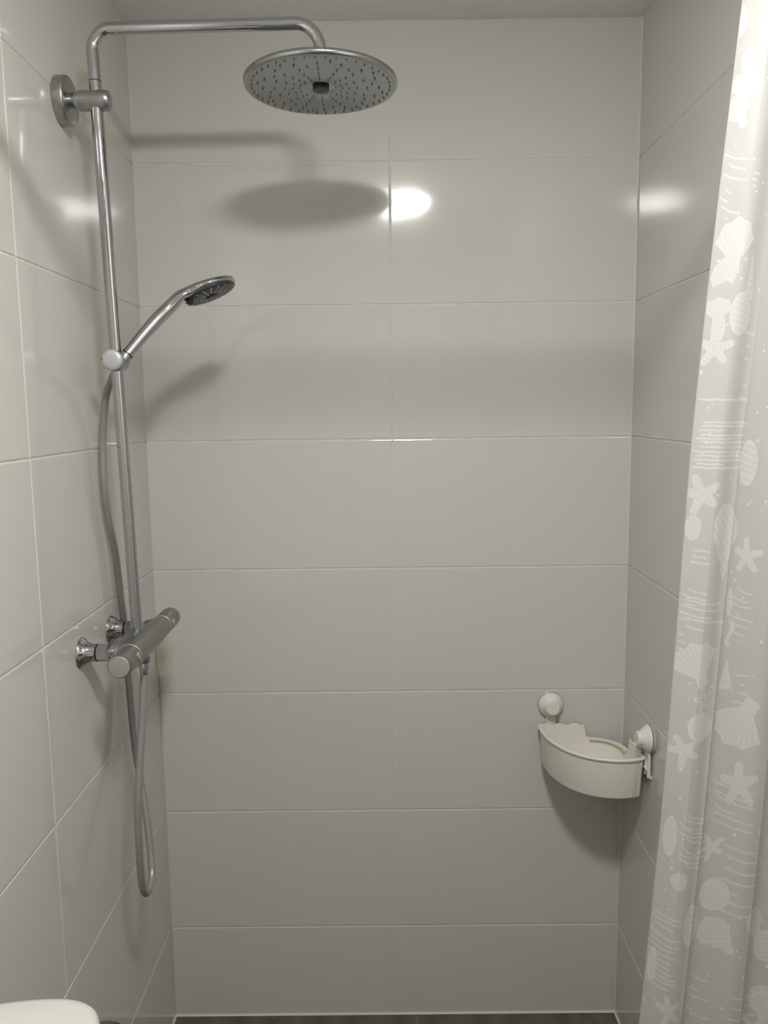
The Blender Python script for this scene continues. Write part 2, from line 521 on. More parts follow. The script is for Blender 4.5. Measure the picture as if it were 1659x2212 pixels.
tube('handset_cradle', [hx - ax * 0.022, hx - ax * 0.012, hx - ax * 0.002], [0.0080, 0.0098, 0.0106], M_HAZY, sl, seg=32)

# ------------------------------------------------------------------ hand shower (lifts off)
hs = empty('hand_shower', (0, 0, 0), 'small chrome hand shower with charcoal spray face resting in the slider', 'hand shower')
cl = [(-0.4687, -0.395, 1.6093), (-0.4512, -0.3814, 1.6342), (-0.4334, -0.3678, 1.6586), (-0.4153, -0.3542, 1.6818), (-0.3972, -0.3407, 1.7011), (-0.3825, -0.3298, 1.7139)]
h0 = Vector((-0.3825, -0.3298, 1.7139)); h1 = Vector((-0.3000, -0.2705, 1.7455))
hd = (h1 - h0); HL = hd.length; hdn = hd.normalized()
pts = catmull(cl + [tuple(h0 + hdn * 0.02), tuple(h0 + hdn * 0.05)], 8)[:-16]
pts = pts[:41]
npre = len(pts)
headpts = [h0 + hdn * t for t in np.concatenate([np.linspace(0.004, HL - 0.012, 22), HL - 0.012 * (1 - np.sin(np.linspace(0.15, math.pi / 2, 9)))])]
allp = pts + headpts
phi = math.radians(15)
cum = [0.0]
for i in range(1, len(allp)): cum.append(cum[-1] + (allp[i] - allp[i - 1]).length)
s_h0 = cum[npre - 1]
Rh = HL / 2
secs = []
def frame(t):
    Nn = (Vector((0, 0, -1)) + t * t.z).normalized()
    H_ = Vector((-t.y, t.x, 0)).normalized()
    Nd = math.cos(phi) * Nn - math.sin(phi) * H_
    Vd = math.cos(phi) * H_ + math.sin(phi) * Nn
    return Nd, Vd
V, F = [], []
SEG = 40
for i, p in enumerate(allp):
    t = (allp[min(i + 1, len(allp) - 1)] - allp[max(i - 1, 0)]).normalized()
    if i > npre: t = hdn
    Nd, Vd = frame(t)
    s = cum[i] - s_h0
    f = cum[i] / s_h0
    g_ = min(1, f * 1.5); g_ = g_ * g_ * (3 - 2 * g_)
    wh = 0.0102 + 0.0028 * g_
    th_up = th_dn = 0.0100 + 0.0022 * g_
    if s > -0.045:
        k = min(1.0, (s + 0.045) / 0.06); k = k * k * (3 - 2 * k)
        circ = math.sqrt(max(0, Rh ** 2 - (s - Rh) ** 2)) if 0 < s < 2 * Rh else 0.0
        wneck = 0.013 + 0.012 * k
        wh = max(circ, wneck if s < Rh * 0.7 else 0.0, 0.0006)
        th_up = 0.0122 * (1 - k) + (0.0155 - 0.0035 * max(0.0, s) / (2 * Rh)) * k
        th_dn = 0.0122 * (1 - k) + 0.0064 * k
        if s > 2 * Rh - 0.02:
            q = max(0.0, (2 * Rh - s) / 0.02)
            sq = math.sqrt(max(0.0, 1 - (1 - q) ** 2))
            th_up = 0.0030 + (th_up - 0.0030) * sq
            th_dn = 0.0030 + (th_dn - 0.0030) * sq
    c = p
    for j in range(SEG):
        a = 2 * math.pi * j / SEG
        ca, sa = math.cos(a), math.sin(a)
        th = th_dn if sa > 0 else th_up
        e = 1.0
        V.append(c + Vd * (wh * ca) + Nd * (th * math.copysign(abs(sa) ** (0.72 if s > 0 else 1), sa)))
for i in range(len(allp) - 1):
    for j in range(SEG):
        j2 = (j + 1) % SEG
        F.append((i * SEG + j, i * SEG + j2, (i + 1) * SEG + j2, (i + 1) * SEG + j))
F.append(tuple(range(SEG))[::-1]); F.append(tuple((len(allp) - 1) * SEG + j for j in range(SEG)))
adopt(auto_smooth(mesh('handset_body', V, F, M_CHROME), 55), hs)
Nd, Vd = frame(hdn)
fc = h0 + hdn * (Rh + 0.001) + Nd * 0.0036
face = lathe('spray_face', [(0.0485, 0.0), (0.0488, 0.0022), (0.0472, 0.0042), (0.040, 0.0056), (0.020, 0.0070), (0.003, 0.0072)], fc, Nd, M_FACE, hs, seg=64, deg=50)
nz = []
for k in range(18):
    a = 2 * math.pi * (k + 0.5) / 18
    for r in (0.0165, 0.0215, 0.0268, 0.0325, 0.0382, 0.0438):
        if (k % 2 == 0 and r in (0.0165,)): continue
        pz = fc + Nd * (0.0076 - 0.0030 * (r / 0.044) ** 2) + hdn * (r * math.cos(a)) + Vd * (r * math.sin(a))
        nz.append(lathe_vf([(0.00145, -0.001), (0.00115, 0.0012)], pz, Nd, 6))
V, F = join_vf(nz)
n_ = mesh('nozzles', V, F, M_LNOZ, face); n_['kind'] = 'stuff'
lathe('centre_jet', [(0.0105, 0.0), (0.0105, 0.0085), (0.009, 0.0095), (0.002, 0.0096)], fc, Nd, M_DARK, face)
tp = fc - hdn * 0.0435 + Nd * 0.0040
tube('spray_selector', [tp - Vd * 0.008 + Nd * 0.000, tp - Vd * 0.003 + Nd * 0.003, tp + Vd * 0.003 + Nd * 0.003, tp + Vd * 0.008], [0.0042, 0.0058, 0.0058, 0.0042], M_DARK, face, seg=14)
tube('handle_ring', [hx - ax * 0.002 + Vector((0, 0, 0)), hx + ax * 0.0012], 0.0107, M_DARK, hs, seg=32)
tube('hose_nut', [hx - ax * 0.0235, hx - ax * 0.002], [0.0086, 0.0108], M_HAZY, hs, seg=24)

# ------------------------------------------------------------------ hose
HP = [(-0.4866, -0.394, 1.5890), (-0.4925, -0.387, 1.5810), (-0.5061, -0.37, 1.5686), (-0.5284, -0.345, 1.5323), (-0.5438, -0.33, 1.4571), (-0.5462, -0.33, 1.3703),
      (-0.5476, -0.31, 1.297), (-0.5474, -0.285, 1.2291), (-0.5467, -0.27, 1.1324), (-0.5452, -0.265, 1.0883), (-0.5414, -0.268, 0.9687),
      (-0.5335, -0.278, 0.8452), (-0.5214, -0.29, 0.7715), (-0.5067, -0.31, 0.7023), (-0.4938, -0.335, 0.6273), (-0.4880, -0.355, 0.5955),
      (-0.4870, -0.388, 0.5840), (-0.4850, -0.420, 0.6150), (-0.4815, -0.438, 0.6899), (-0.4793, -0.438, 0.781), (-0.4762, -0.425, 0.8637),
      (-0.4726, -0.41, 0.9379), (-0.4693, -0.398, 1.0133), (-0.4680, -0.395, 1.0300)]
hose = empty('shower_hose', (0, 0, 0), 'smooth grey shower hose looping below the mixer tap on the left wall', 'hose')
tube('hose_tube', catmull(HP, 10), 0.0069, M_HOSE, hose, seg=24)
lathe('hose_end', [(0.0076, 0.0), (0.0082, 0.003), (0.0082, 0.012), (0.0095, 0.013), (0.0095, 0.0220)], (-0.4682, -0.3953, 1.0255), (0, 0, 1), M_CHROME, hose, seg=28)

# ------------------------------------------------------------------ thermostatic mixer
mx = empty('mixer_tap', (0, 0, 0), 'thermostatic bar mixer tap of limescaled chrome at the foot of the riser', 'tap')
MX, MZ = -0.4662, 1.085
body = lathe('tap_body', [(0.0205, -0.478), (0.0218, -0.476), (0.0222, -0.470), (0.0224, -0.44), (0.0226, -0.395), (0.0224, -0.34), (0.0216, -0.300), (0.0206, -0.282), (0.0203, -0.279)],
             (MX, 0, MZ), (0, 1, 0), M_BODY, mx, seg=64)
# near handle
nh = lathe('flow_handle', [(0.0170, -0.5345), (0.0192, -0.5345), (0.0203, -0.5330), (0.0207, -0.529), (0.0212, -0.50), (0.0216, -0.4795), (0.0208, -0.4785)], (MX, 0, MZ), (0, 1, 0), M_BODY, mx, seg=64)
lathe('handle_cap', [(0.0182, -0.530), (0.0182, -0.5352), (0.0174, -0.5362), (0.010, -0.5368), (0.0005, -0.5368)], (MX, 0, MZ), (0, 1, 0), M_CAP, nh, seg=56)
fh = lathe('temperature_handle', [(0.0196, -0.278), (0.0204, -0.2765), (0.0204, -0.215), (0.0200, -0.211), (0.0185, -0.2085), (0.0005, -0.208)], (MX, 0, MZ), (0, 1, 0), M_BODY, mx, seg=64)
# oval push buttons, set on the room side of each handle
def button(parent, y, ang, r):
    d = Vector((math.cos(ang), 0, math.sin(ang)))
    t = Vector((-math.sin(ang), 0, math.cos(ang)))
    V, F = [], []
    n = 28
    for (k, h) in ((1.0, -0.002), (1.0, 0.0008), (0.85, 0.0014), (0.0, 0.0014)):
        for j in range(n):
            a = 2 * math.pi * j / n
            V.append(Vector((MX, y, MZ)) + d * (r + h) + Vector((0, 1, 0)) * (0.0062 * k * math.cos(a)) + t * (0.0085 * k * math.sin(a)))
    for l in range(3):
        for j in range(n):
            j2 = (j + 1) % n
            F.append((l * n + j, l * n + j2, (l + 1) * n + j2, (l + 1) * n + j))
    return auto_smooth(mesh('safety_button', V, F, M_CAP, parent), 50)
button(nh, -0.4905, math.radians(12), 0.0213)
button(fh, -0.262, math.radians(5), 0.0204)
lathe('seam_ring', [(0.0219, -0.4800), (0.0226, -0.4793), (0.0226, -0.4775), (0.0219, -0.4768)], (MX, 0, MZ), (0, 1, 0), M_CAP, mx, seg=64, cap=False)
lathe('seam_ring', [(0.0201, -0.2800), (0.0210, -0.2793), (0.0210, -0.2780), (0.0201, -0.2773)], (MX, 0, MZ), (0, 1, 0), M_CAP, mx, seg=64, cap=False)
# boss under the riser and rear shoulder
V, F = [], []
n = 36
bossl = [(0.050, 0.084, 1.076), (0.0480, 0.080, 1.091), (0.0370, 0.058, 1.1005), (0.0230, 0.030, 1.1045), (0.0190, 0.0175, 1.1085), (0.0185, 0.0130, 1.1105), (0.0168, 0.0105, 1.1105)]
for ra, rb, z in bossl:
    for j in range(n):
        a = 2 * math.pi * j / n
        V.append((px_at(1.11) - 0.0010 + ra * 0.62 * math.cos(a), PY + rb * math.sin(a), z))
for l in range(len(bossl) - 1):
    for j in range(n):
        j2 = (j + 1) % n
        F.append((l * n + j, l * n + j2, (l + 1) * n + j2, (l + 1) * n + j))
F.append(tuple(range(n))[::-1]); F.append(tuple((len(bossl) - 1) * n + j for j in range(n)))
auto_smooth(mesh('riser_boss', V, F, M_BODY, mx), 50)
lathe('hose_outlet', [(0.0125, 1.068), (0.0115, 1.060), (0.0115, 1.050), (0.0105, 1.048)], (-0.4678, -0.395, 0), (0, 0, 1), M_HAZY, mx, seg=32)
for yv in (-0.4525, -0.3005):
    es = lathe('wall_flange', [(0.0270, 0.0), (0.0280, 0.0015), (0.0275, 0.0035), (0.0235, 0.0070), (0.0195, 0.0120), (0.0168, 0.0185), (0.0155, 0.0250), (0.0150, 0.0280), (0.0135, 0.0285)], (XL, yv, MZ), (1, 0, 0), M_CHROME, mx, seg=56)
    lathe('shadow_gap', [(0.0130, 0.0280), (0.0158, 0.0284), (0.0158, 0.0296), (0.0130, 0.0300)], (XL, yv, MZ), (1, 0, 0), M_DARK, es, seg=40)  # dark ring paints the shade between flange and nut
    # hexagonal union nut
    V, F = [], []
    hexl = [(0.0150, 0.0298), (0.0163, 0.0312), (0.0163, 0.0500), (0.0150, 0.0530)]
    for r, h in hexl:
        for j in range(6):
            a = 2 * math.pi * j / 6
            V.append((XL + h, yv + r * math.sin(a), MZ + r * math.cos(a)))
    for l in range(len(hexl) - 1):
        for j in range(6):
            j2 = (j + 1) % 6
            F.append((l * 6 + j, l * 6 + j2, (l + 1) * 6 + j2, (l + 1) * 6 + j))
    F.append(tuple(range(6))[::-1]); F.append(tuple((len(hexl) - 1) * 6 + j for j in range(6)))
    mesh('union_nut', V, F, M_HAZY if yv > -0.4 else M_CHROME, mx, smooth=False)
    lathe('inlet_collar', [(0.0152, 0.0690), (0.0172, 0.0700), (0.0185, 0.0780), (0.0195, 0.0900), (0.0200, 0.0960)], (XL, yv, MZ), (1, 0, 0), M_BODY, mx, seg=48)
    cn = lathe('connector', [(0.0118, 0.0520), (0.0130, 0.0540), (0.0130, 0.0610), (0.0122, 0.0620), (0.0122, 0.0640), (0.0145, 0.0650), (0.0145, 0.0760)], (XL, yv, MZ), (1, 0, 0), M_CHROME, mx, seg=40)
    lathe('set_screw', [(0.0016, 0.0), (0.0016, 0.0010)], (XL + 0.0575, yv - 0.0128, MZ + 0.001), (0, -1, 0), M_DARK, cn, seg=12)

# ------------------------------------------------------------------ corner basket
cb = empty('corner_basket', (0, 0, 0), 'cream plastic quarter-round corner basket hung by two suction cups in the right corner', 'basket')
OC = Vector((XR, 0, 0))
front = catmull([(-0.2035, -0.020, 0), (-0.2030, -0.045, 0), (-0.1945, -0.098, 0), (-0.1680, -0.154, 0), (-0.1270, -0.191, 0), (-0.0780, -0.207, 0), (-0.0400, -0.2055, 0), (-0.0220, -0.1995, 0)], 7)
ring = []       # (a, b, ztop)
ZT, ZL, ZB = 0.7600, 0.7270, 0.6690
for p in front: ring.append((p.x, p.y, ZT))
for a in np.linspace(0.15, 1.0, 6):
    t = a * math.pi / 2
    ring.append((-0.0220 + 0.0090 * math.sin(t), -0.1905 - 0.0090 * math.cos(t), ZT))
for b in np.linspace(-0.182, -0.099, 8): ring.append((-0.0130, float(b), ZT))
for q, z in ((-0.0955, ZT - 0.004), (-0.0935, ZT - 0.016), (-0.0905, ZL + 0.004), (-0.0860, ZL)): ring.append((-0.0130, q, z))
for k in range(1, 12):
    t = k / 12 * math.pi / 2
    ring.append((-0.084 + 0.071 * math.cos(t), -0.084 + 0.071 * math.sin(t), ZL))
for q, z in ((-0.0840, ZL), (-0.0915, ZL + 0.004), (-0.0950, ZL + 0.016), (-0.0975, ZT - 0.002)): ring.append((q, -0.0130, z))
for a in np.linspace(-0.101, -0.196, 9): ring.append((float(a), -0.0130, ZT))
ring.append((-0.2010, -0.0145, ZT))
cx, cy = -0.095, -0.095
def rpt(p, k, z, inset=0.0):
    v = Vector((p[0] - cx, p[1] - cy))
    l = v.length
    v = v * ((l * k - inset) / l)
    return OC + Vector((cx + v.x, cy + v.y, z))
V, F = [], []
n = len(ring)
KB = 0.955
def lay(fn):
    for p in ring: V.append(fn(p))
lay(lambda p: rpt(p, KB, ZB, 0.004))
lay(lambda p: rpt(p, KB, ZB + 0.0012, 0.0012))
lay(lambda p: rpt(p, KB, ZB + 0.0045))
lay(lambda p: rpt(p, 1.0, p[2]))
lay(lambda p: rpt(p, 1.0, p[2], 0.0024))
lay(lambda p: rpt(p, KB, ZB + 0.0060, 0.0028))
lay(lambda p: rpt(p, KB, ZB + 0.0028, 0.0055))
for l in range(6):
    for j in range(n):
        j2 = (j + 1) % n
        F.append((l * n + j, l * n + j2, (l + 1) * n + j2, (l + 1) * n + j))
F.append(tuple(range(n))[::-1]); F.append(tuple(6 * n + j for j in range(n)))
auto_smooth(mesh('basket_shell', V, F, M_PLASTIC, cb), 45)
# rolled lip along the curved front
lipc = [ring[-3], ring[-2], ring[-1]] + ring[:len(front) + 6 + 1]
lp = [OC + Vector((p[0], p[1], ZT + 0.0005)) for p in lipc]
V, F = [], []
prof = [(-0.0026, -0.0010), (-0.0026, 0.0004), (-0.0014, 0.0014), (0.0020, 0.0014), (0.0042, 0.0006), (0.0048, -0.0012), (0.0044, -0.0034), (0.0034, -0.0036), (0.0026, -0.0012)]
for i, p in enumerate(lp):
    t = (lp[min(i + 1, len(lp) - 1)] - lp[max(i - 1, 0)]).normalized()
    o_ = Vector((t.y, -t.x, 0))
    if o_.dot(p - OC - Vector((cx, cy, p.z))) < 0: o_ = -o_
    fade = min(1.0, 0.35 + i * 0.25, 0.35 + (len(lp) - 1 - i) * 0.2)
    for a, b in prof: V.append(p + o_ * (a * fade if a > 0 else a) + Vector((0, 0, b)))
k_ = len(prof)
for i in range(len(lp) - 1):
    for j in range(k_):
        j2 = (j + 1) % k_
        F.append((i * k_ + j, i * k_ + j2, (i + 1) * k_ + j2, (i + 1) * k_ + j))
F.append(tuple(range(k_))[::-1]); F.append(tuple((len(lp) - 1) * k_ + j for j in range(k_)))
auto_smooth(mesh('rim', V, F, M_PLASTIC2, cb), 60)
# flat ledge round the cut-away back corner
led = [p for p in ring if abs(p[2] - ZL) < 0.001]
V, F = [], []
for p in led:
    V += [rpt(p, 1.0, ZL + 0.0006, -0.0005), rpt(p, 1.0, ZL + 0.0006, 0.0115), rpt(p, 1.0, ZL - 0.0016, 0.0115), rpt(p, 1.0, ZL - 0.0016, -0.0005)]
for i in range(len(led) - 1):
    for j in range(4):
        F.append((i * 4 + j, i * 4 + (j + 1) % 4, (i + 1) * 4 + (j + 1) % 4, (i + 1) * 4 + j))
F += [(3, 2, 1, 0), tuple((len(led) - 1) * 4 + j for j in range(4))]
auto_smooth(mesh('corner_ledge', V, F, M_PLASTIC2, cb), 45)
# suction cups: one on the back wall, one on the right wall
def suction(org, axis):
    c = lathe('suction_cup', [(0.0262, 0.0072), (0.0290, 0.0074), (0.0296, 0.0088), (0.0287, 0.0112), (0.0240, 0.0165), (0.0200, 0.0205), (0.0182, 0.0232), (0.0172, 0.0240), (0.0150, 0.0242)], org, axis, M_PLASTIC2, cb, seg=56, deg=45)
    lathe('rubber_disc', [(0.0292, 0.0), (0.0306, 0.0010), (0.0302, 0.0032), (0.028, 0.0050), (0.024, 0.0055)], org, axis, M_CLEAR, c, seg=56)
    lathe('gap_shade_ring', [(0.0242, 0.0050), (0.0250, 0.0056), (0.0250, 0.0072), (0.0242, 0.0076)], org, axis, M_DARK, c, seg=56)  # dark ring stands in for the shaded gap between disc and cup
    lathe('knob', [(0.0155, 0.0235), (0.0160, 0.0240), (0.0158, 0.0325), (0.0148, 0.0335), (0.0005, 0.0335)], org, axis, M_PLASTIC2, c, seg=48)
    return c
suction((0.3690, 0, 0.8070), (0, -1, 0))
suction((XR, -0.2030, 0.8060), (-1, 0, 0))
def hanger(fn):
    """fn maps (lateral, depth from wall, z) to the room; strap with two raised ribs and a foot hook"""
    parts = []
    def bx_(l0, l1, d0, d1, z0, z1):
        v, f = box_vf(l0, l1, d0, d1, z0, z1)
        parts.append(([fn(*p) for p in v], f))
    bx_(-0.0090, 0.0090, 0.0055, 0.0072, 0.722, 0.790)
    bx_(-0.0106, -0.0084, 0.0050, 0.0115, 0.722, 0.786)
    bx_(0.0084, 0.0106, 0.0050, 0.0115, 0.722, 0.786)
    bx_(-0.0095, 0.0095, 0.0004, 0.0064, 0.719, 0.7228)
    bx_(-0.0095, 0.0095, 0.0062, 0.0140, 0.738, 0.7410)
    v, f = join_vf(parts)
    return mesh('hanger_strap', v, f, M_PLASTIC2, cb, smooth=False)
hanger(lambda l, d, z: Vector((0.3690 + l, -d, z)))
hanger(lambda l, d, z: Vector((XR - d, -0.2030 + l, z)))
# small lugs on top of the back panel
for a in (-0.155, -0.120):
    box('lug', (XR + a - 0.008, XR + a + 0.008, -0.0130, -0.0095, 0.7585, 0.7618), M_PLASTIC2, cb, 0.0005, 1)
for b in (-0.165, -0.125):
    box('lug', (XR - 0.0130, XR - 0.0095, b - 0.007, b + 0.007, 0.7580, 0.7615), M_PLASTIC2, cb, 0.0005, 1)

# ------------------------------------------------------------------ curtain
rod = empty('curtain_rod', (0, 0, 0), 'white curtain rod spanning the shower opening above the frame', 'curtain rod')
RZ, RY = 2.016, -0.855
tube('rod', [(XL + 0.004, RY, RZ), (XR - 0.004, RY, RZ)], 0.0095, M_PLASTIC2, rod, seg=32)
lathe('rod_end', [(0.024, 0.0005), (0.024, 0.004), (0.014, 0.012), (0.013, 0.020)], (XL, RY, RZ), (1, 0, 0), M_PLASTIC2, rod)
lathe('rod_end', [(0.024, 0.0005), (0.024, 0.004), (0.014, 0.012), (0.013, 0.020)], (XR, RY, RZ), (-1, 0, 0), M_PLASTIC2, rod)

MOT = [('scallop', 0.028, 1.686, 0.0187, 0.0321, 0), ('scallop', 0.017, 1.656, 0.0134, 0.016, 1), ('scallop', 0.014, 1.615, 0.0134, 0.016, 0), ('oval', 0.046, 1.61, 0.0171, 0.024, 0), ('oval', 0.017, 1.595, 0.0085, 0.016, 0), ('star', 0.015, 1.573, 0.024, 0.024, 0), ('star', 0.016, 1.406, 0.026, 0.026, 0.3), ('oval', 0.009, 1.367, 0.0096, 0.015, 0), ('conch', 0.056, 1.35, 0.024, 0.0454, 0), ('oval', 0.073, 1.277, 0.0048, 0.0176, 0), ('worm', 0.077, 1.238, 0.0075, 0.016, 0), ('scallop', 0.028, 1.204, 0.0224, 0.0294, 0.4), ('cone', 0.076, 1.189, 0.0128, 0.0203, 0), ('ringstar', 0.040, 1.160, 0.0150, 0.0150, 0.2), ('snail', 0.038, 1.128, 0.0203, 0.0203, 0), ('scallop', 0.098, 1.128, 0.0256, 0.0347, 2.6), ('star', 0.019, 1.097, 0.0224, 0.0224, 0.5), ('star', 0.104, 1.052, 0.0278, 0.0278, 0.1), ('star', 0.074, 0.967, 0.0192, 0.0192, 0.4), ('snail', 0.082, 0.906, 0.0224, 0.0235, 0), ('conch', 0.092, 0.85, 0.0267, 0.0294, 0.7), ('oval', 0.051, 0.869, 0.0118, 0.0278, 0), ('oval', 0.011, 0.986, 0.0075, 0.0267, 0), ('oval', 0.027, 0.931, 0.0107, 0.0118, 0), ('star', 0.029, 0.758, 0.0171, 0.0214, 0.2), ('conch', 0.144, 0.862, 0.016, 0.0267, 0.2), ('oval', 0.006, 0.813, 0.0048, 0.024, 0), ('scallop', 0.019, 1.851, 0.016, 0.0214, 0), ('scallop', 0.012, 1.828, 0.0118, 0.0203, 0.5), ('oval', 0.002, 1.922, 0.0075, 0.016, 0), ('oval', 0.018, 1.88, 0.0096, 0.0134, 0), ('star', 0.092, 1.333, 0.0214, 0.0214, 0), ('cone', 0.057, 1.65, 0.0107, 0.0267, 0), ('oval', 0.084, 1.442, 0.0134, 0.0267, 0.0)]
LIN = [(-0.0, 0.032, 1.78, 1.725, 6), (0.005, 0.021, 1.716, 1.711, 1), (0.038, 0.051, 1.76, 1.74, 4), (-0.001, 0.076, 1.514, 1.513, 1), (0.002, 0.083, 1.49, 1.436, 12), (0.002, 0.067, 1.292, 1.248, 7), (0.076, 0.107, 1.289, 1.24, 7), (0.09, 0.115, 1.186, 1.154, 4), (0.07, 0.131, 1.046, 0.997, 6), (0.021, 0.065, 1.013, 0.949, 11), (0.086, 0.144, 0.967, 0.883, 7), (-0.003, 0.035, 0.882, 0.787, 14), (0.055, 0.091, 0.793, 0.727, 6), (0.111, 0.162, 0.767, 0.726, 4), (0.059, 0.078, 1.589, 1.516, 6), (0.01, 0.038, 1.339, 1.325, 3), (0.001, 0.021, 1.284, 1.21, 9)]
KP, HZ = 1.0545, 1.5107
MOT = [(k, q * KP, HZ + (z - HZ) * KP, a * KP, b * KP, r) for k, q, z, a, b, r in MOT]
LIN = [(a * KP, b * KP, HZ + (c - HZ) * KP, HZ + (d - HZ) * KP, n) for a, b, c, d, n in LIN]
rng = np.random.RandomState(5)
for k in range(46):      # the print goes on where the photograph does not reach
    z = rng.uniform(0.05, 1.93)
    q = rng.uniform(0.02, 0.21) if z < 0.64 else rng.uniform(0.155, 0.21)
    s = rng.uniform(0.014, 0.028)
    MOT.append((['scallop', 'star', 'snail', 'conch', 'oval', 'cone'][rng.randint(6)], q, z, s, s * rng.uniform(1, 1.5), rng.uniform(0, 3)))
for k in range(12):
    z = rng.uniform(0.05, 0.6); q = rng.uniform(0, 0.12)
    LIN.append((q, q + 0.06, z + 0.05, z, 7))

QW = 0.228
nq, nzv = 380, 1560
zs = np.linspace(1.990, 0.035, nzv)
qs = np.linspace(0, QW, nq)
Q, Zg = np.meshgrid(qs, zs)
ink = np.zeros_like(Q)
def stamp(kind, q0, z0, a, b, rot):
    global ink
    R_ = max(a, b) * 1.25
    i0, i1 = np.searchsorted(-zs, -(z0 + R_)), np.searchsorted(-zs, -(z0 - R_))
    j0, j1 = np.searchsorted(qs, q0 - R_), np.searchsorted(qs, q0 + R_)
    if i1 <= i0 or j1 <= j0: return
    x = Q[i0:i1, j0:j1] - q0; y = Zg[i0:i1, j0:j1] - z0
    c, s = math.cos(rot), math.sin(rot)
    x, y = (c * x + s * y) / a, (-s * x + c * y) / b
    r = np.hypot(x, y) + 1e-9; th = np.arctan2(y, x)
    sz = min(a, b)
    if kind in ('scallop', 'fan'):
        yy = y + 0.75
        rad = np.hypot(x * 0.95, yy); an = np.arctan2(x, yy)
        lim = 1.62 + 0.05 * np.cos(an * 11)
        wing = np.minimum(1.25 - np.abs(an) * 0.0, 2)
        d = np.minimum((lim - rad) / 1.0, (1.02 - np.abs(an)) * np.maximum(rad, .3))
        foot = np.minimum(0.38 - np.abs(x), np.minimum(y + 1.0, -0.55 - y))
        d = np.maximum(d, foot)
        rib = 0.5 + 0.5 * np.cos(an * 34)
    elif kind == 'snail':
        lim = 0.92 + 0.06 * np.cos(th + 0.6)
        d = lim - r
        sp = np.abs(((r * 2.0 - th / (2 * math.pi)) % 1.0) - 0.5)
        rib = 0.5 + 0.5 * np.cos((x + y) * 26)
        rib = np.where(sp > 0.42, 1.6, rib)
    elif kind in ('star', 'ringstar'):
        d = 0.24 - r * 0.9
        for a5 in range(5):
            an5 = 2 * math.pi * a5 / 5 + math.pi / 2 + 0.12 * math.sin(a5 * 2.3 + q0 * 90)
            L5 = 0.84 + 0.12 * math.sin(a5 * 1.7 + z0 * 40)
            t5 = np.clip(x * math.cos(an5) + y * math.sin(an5), 0, L5)
            d = np.maximum(d, 0.235 - 0.075 * t5 - np.hypot(x - t5 * math.cos(an5), y - t5 * math.sin(an5)))
        lim = 0.8
        rib = 0.5 + 0.5 * np.cos(r * 30)
        if kind == 'ringstar':
            d = np.minimum(d, 0.13 - d)
            rib = rib * 0
    elif kind == 'conch':
        wv = np.where(y > 0.2, np.sqrt(np.clip(1 - ((y - 0.2) / 0.8) ** 2, 0, 1)) * 0.85, 0.85 * np.clip((y + 1.15) / 1.35, 0, 1) ** 1.3)
        wv = wv + 0.05 * np.sin(y * 14)
        d = np.minimum(wv - np.abs(x + 0.1 * y), 1.0 - np.abs(y))
        rib = 0.4 + 0.4 * np.cos((x * 0.6 + y) * 24)
    elif kind == 'cone':
        wv = 0.8 * (1 - (y + 1) / 2)
        d = np.minimum(wv - np.abs(x), y + 0.95)
        rib = 0.5 + 0.5 * np.cos(y * 20)
    elif kind == 'worm':
        d = 0.42 - np.abs(x - 0.5 * np.sin(y * 3.2)); d = np.minimum(d, 1.0 - np.abs(y))
        rib = 0.5 + 0.5 * np.cos(y * 30)
    else:
        d = 1.0 - r
        rib = 0.5 + 0.5 * np.cos(y * 22 + x * 4)
    dm = d * sz                      # signed distance in metres, roughly
    cov = np.clip(dm / 0.0006 + 0.5, 0, 1)
    edge = np.clip(1 - np.abs(dm - 0.0009) / 0.0010, 0, 1)
    val = cov * (0.42 + 0.22 * rib)
    val = np.maximum(val, edge * 0.85)
    blk = ink[i0:i1, j0:j1]
    ink[i0:i1, j0:j1] = np.where(cov > 0.3, val, np.maximum(blk, val))
def lines(qa, qb, za, zb, n):
    global ink
    sag = rng.uniform(0.006, 0.014) if qb - qa > 0.03 and n not in (12, 1) else 0.001
    for k in range(n):
        zc = za + (zb - za) * (k / max(1, n - 1)) + rng.uniform(-0.0012, 0.0012)
        a = qa + rng.uniform(-0.003, 0.008); b = qb - rng.uniform(-0.003, 0.010)
        if rng.rand() < 0.25: b = a + (b - a) * rng.uniform(0.4, 0.8)
        i0, i1 = np.searchsorted(-zs, -(zc + 0.022)), np.searchsorted(-zs, -(zc - 0.022))
        q = Q[i0:i1]; z = Zg[i0:i1]
        t = np.clip((q - a) / (b - a + 1e-6), 0, 1)
        zz = zc + sag * ((1 - t) ** 2 - 0.4) + 0.0004 * np.sin(q * 300 + k)
        v = np.clip(1.25 - np.abs(z - zz) / 0.00105, 0, 1) * np.clip((q - a) / 0.003, 0, 1) * np.clip((b - q) / 0.003, 0, 1)
        ink[i0:i1] = np.maximum(ink[i0:i1], v * 0.85)
for l in LIN: lines(*l)
for k in range(420):     # scattered bubbles
    q0, z0, r_ = rng.uniform(0, QW), rng.uniform(0.05, 1.95), rng.uniform(0.0007, 0.0019)
    i0, i1 = np.searchsorted(-zs, -(z0 + 0.004)), np.searchsorted(-zs, -(z0 - 0.004))
    j0, j1 = np.searchsorted(qs, q0 - 0.004), np.searchsorted(qs, q0 + 0.004)
    d = np.hypot(Q[i0:i1, j0:j1] - q0, Zg[i0:i1, j0:j1] - z0)
    ink[i0:i1, j0:j1] = np.maximum(ink[i0:i1, j0:j1], np.clip((r_ - d) / 0.0006 + 0.5, 0, 1) * 0.9)
for mo in MOT: stamp(*mo)

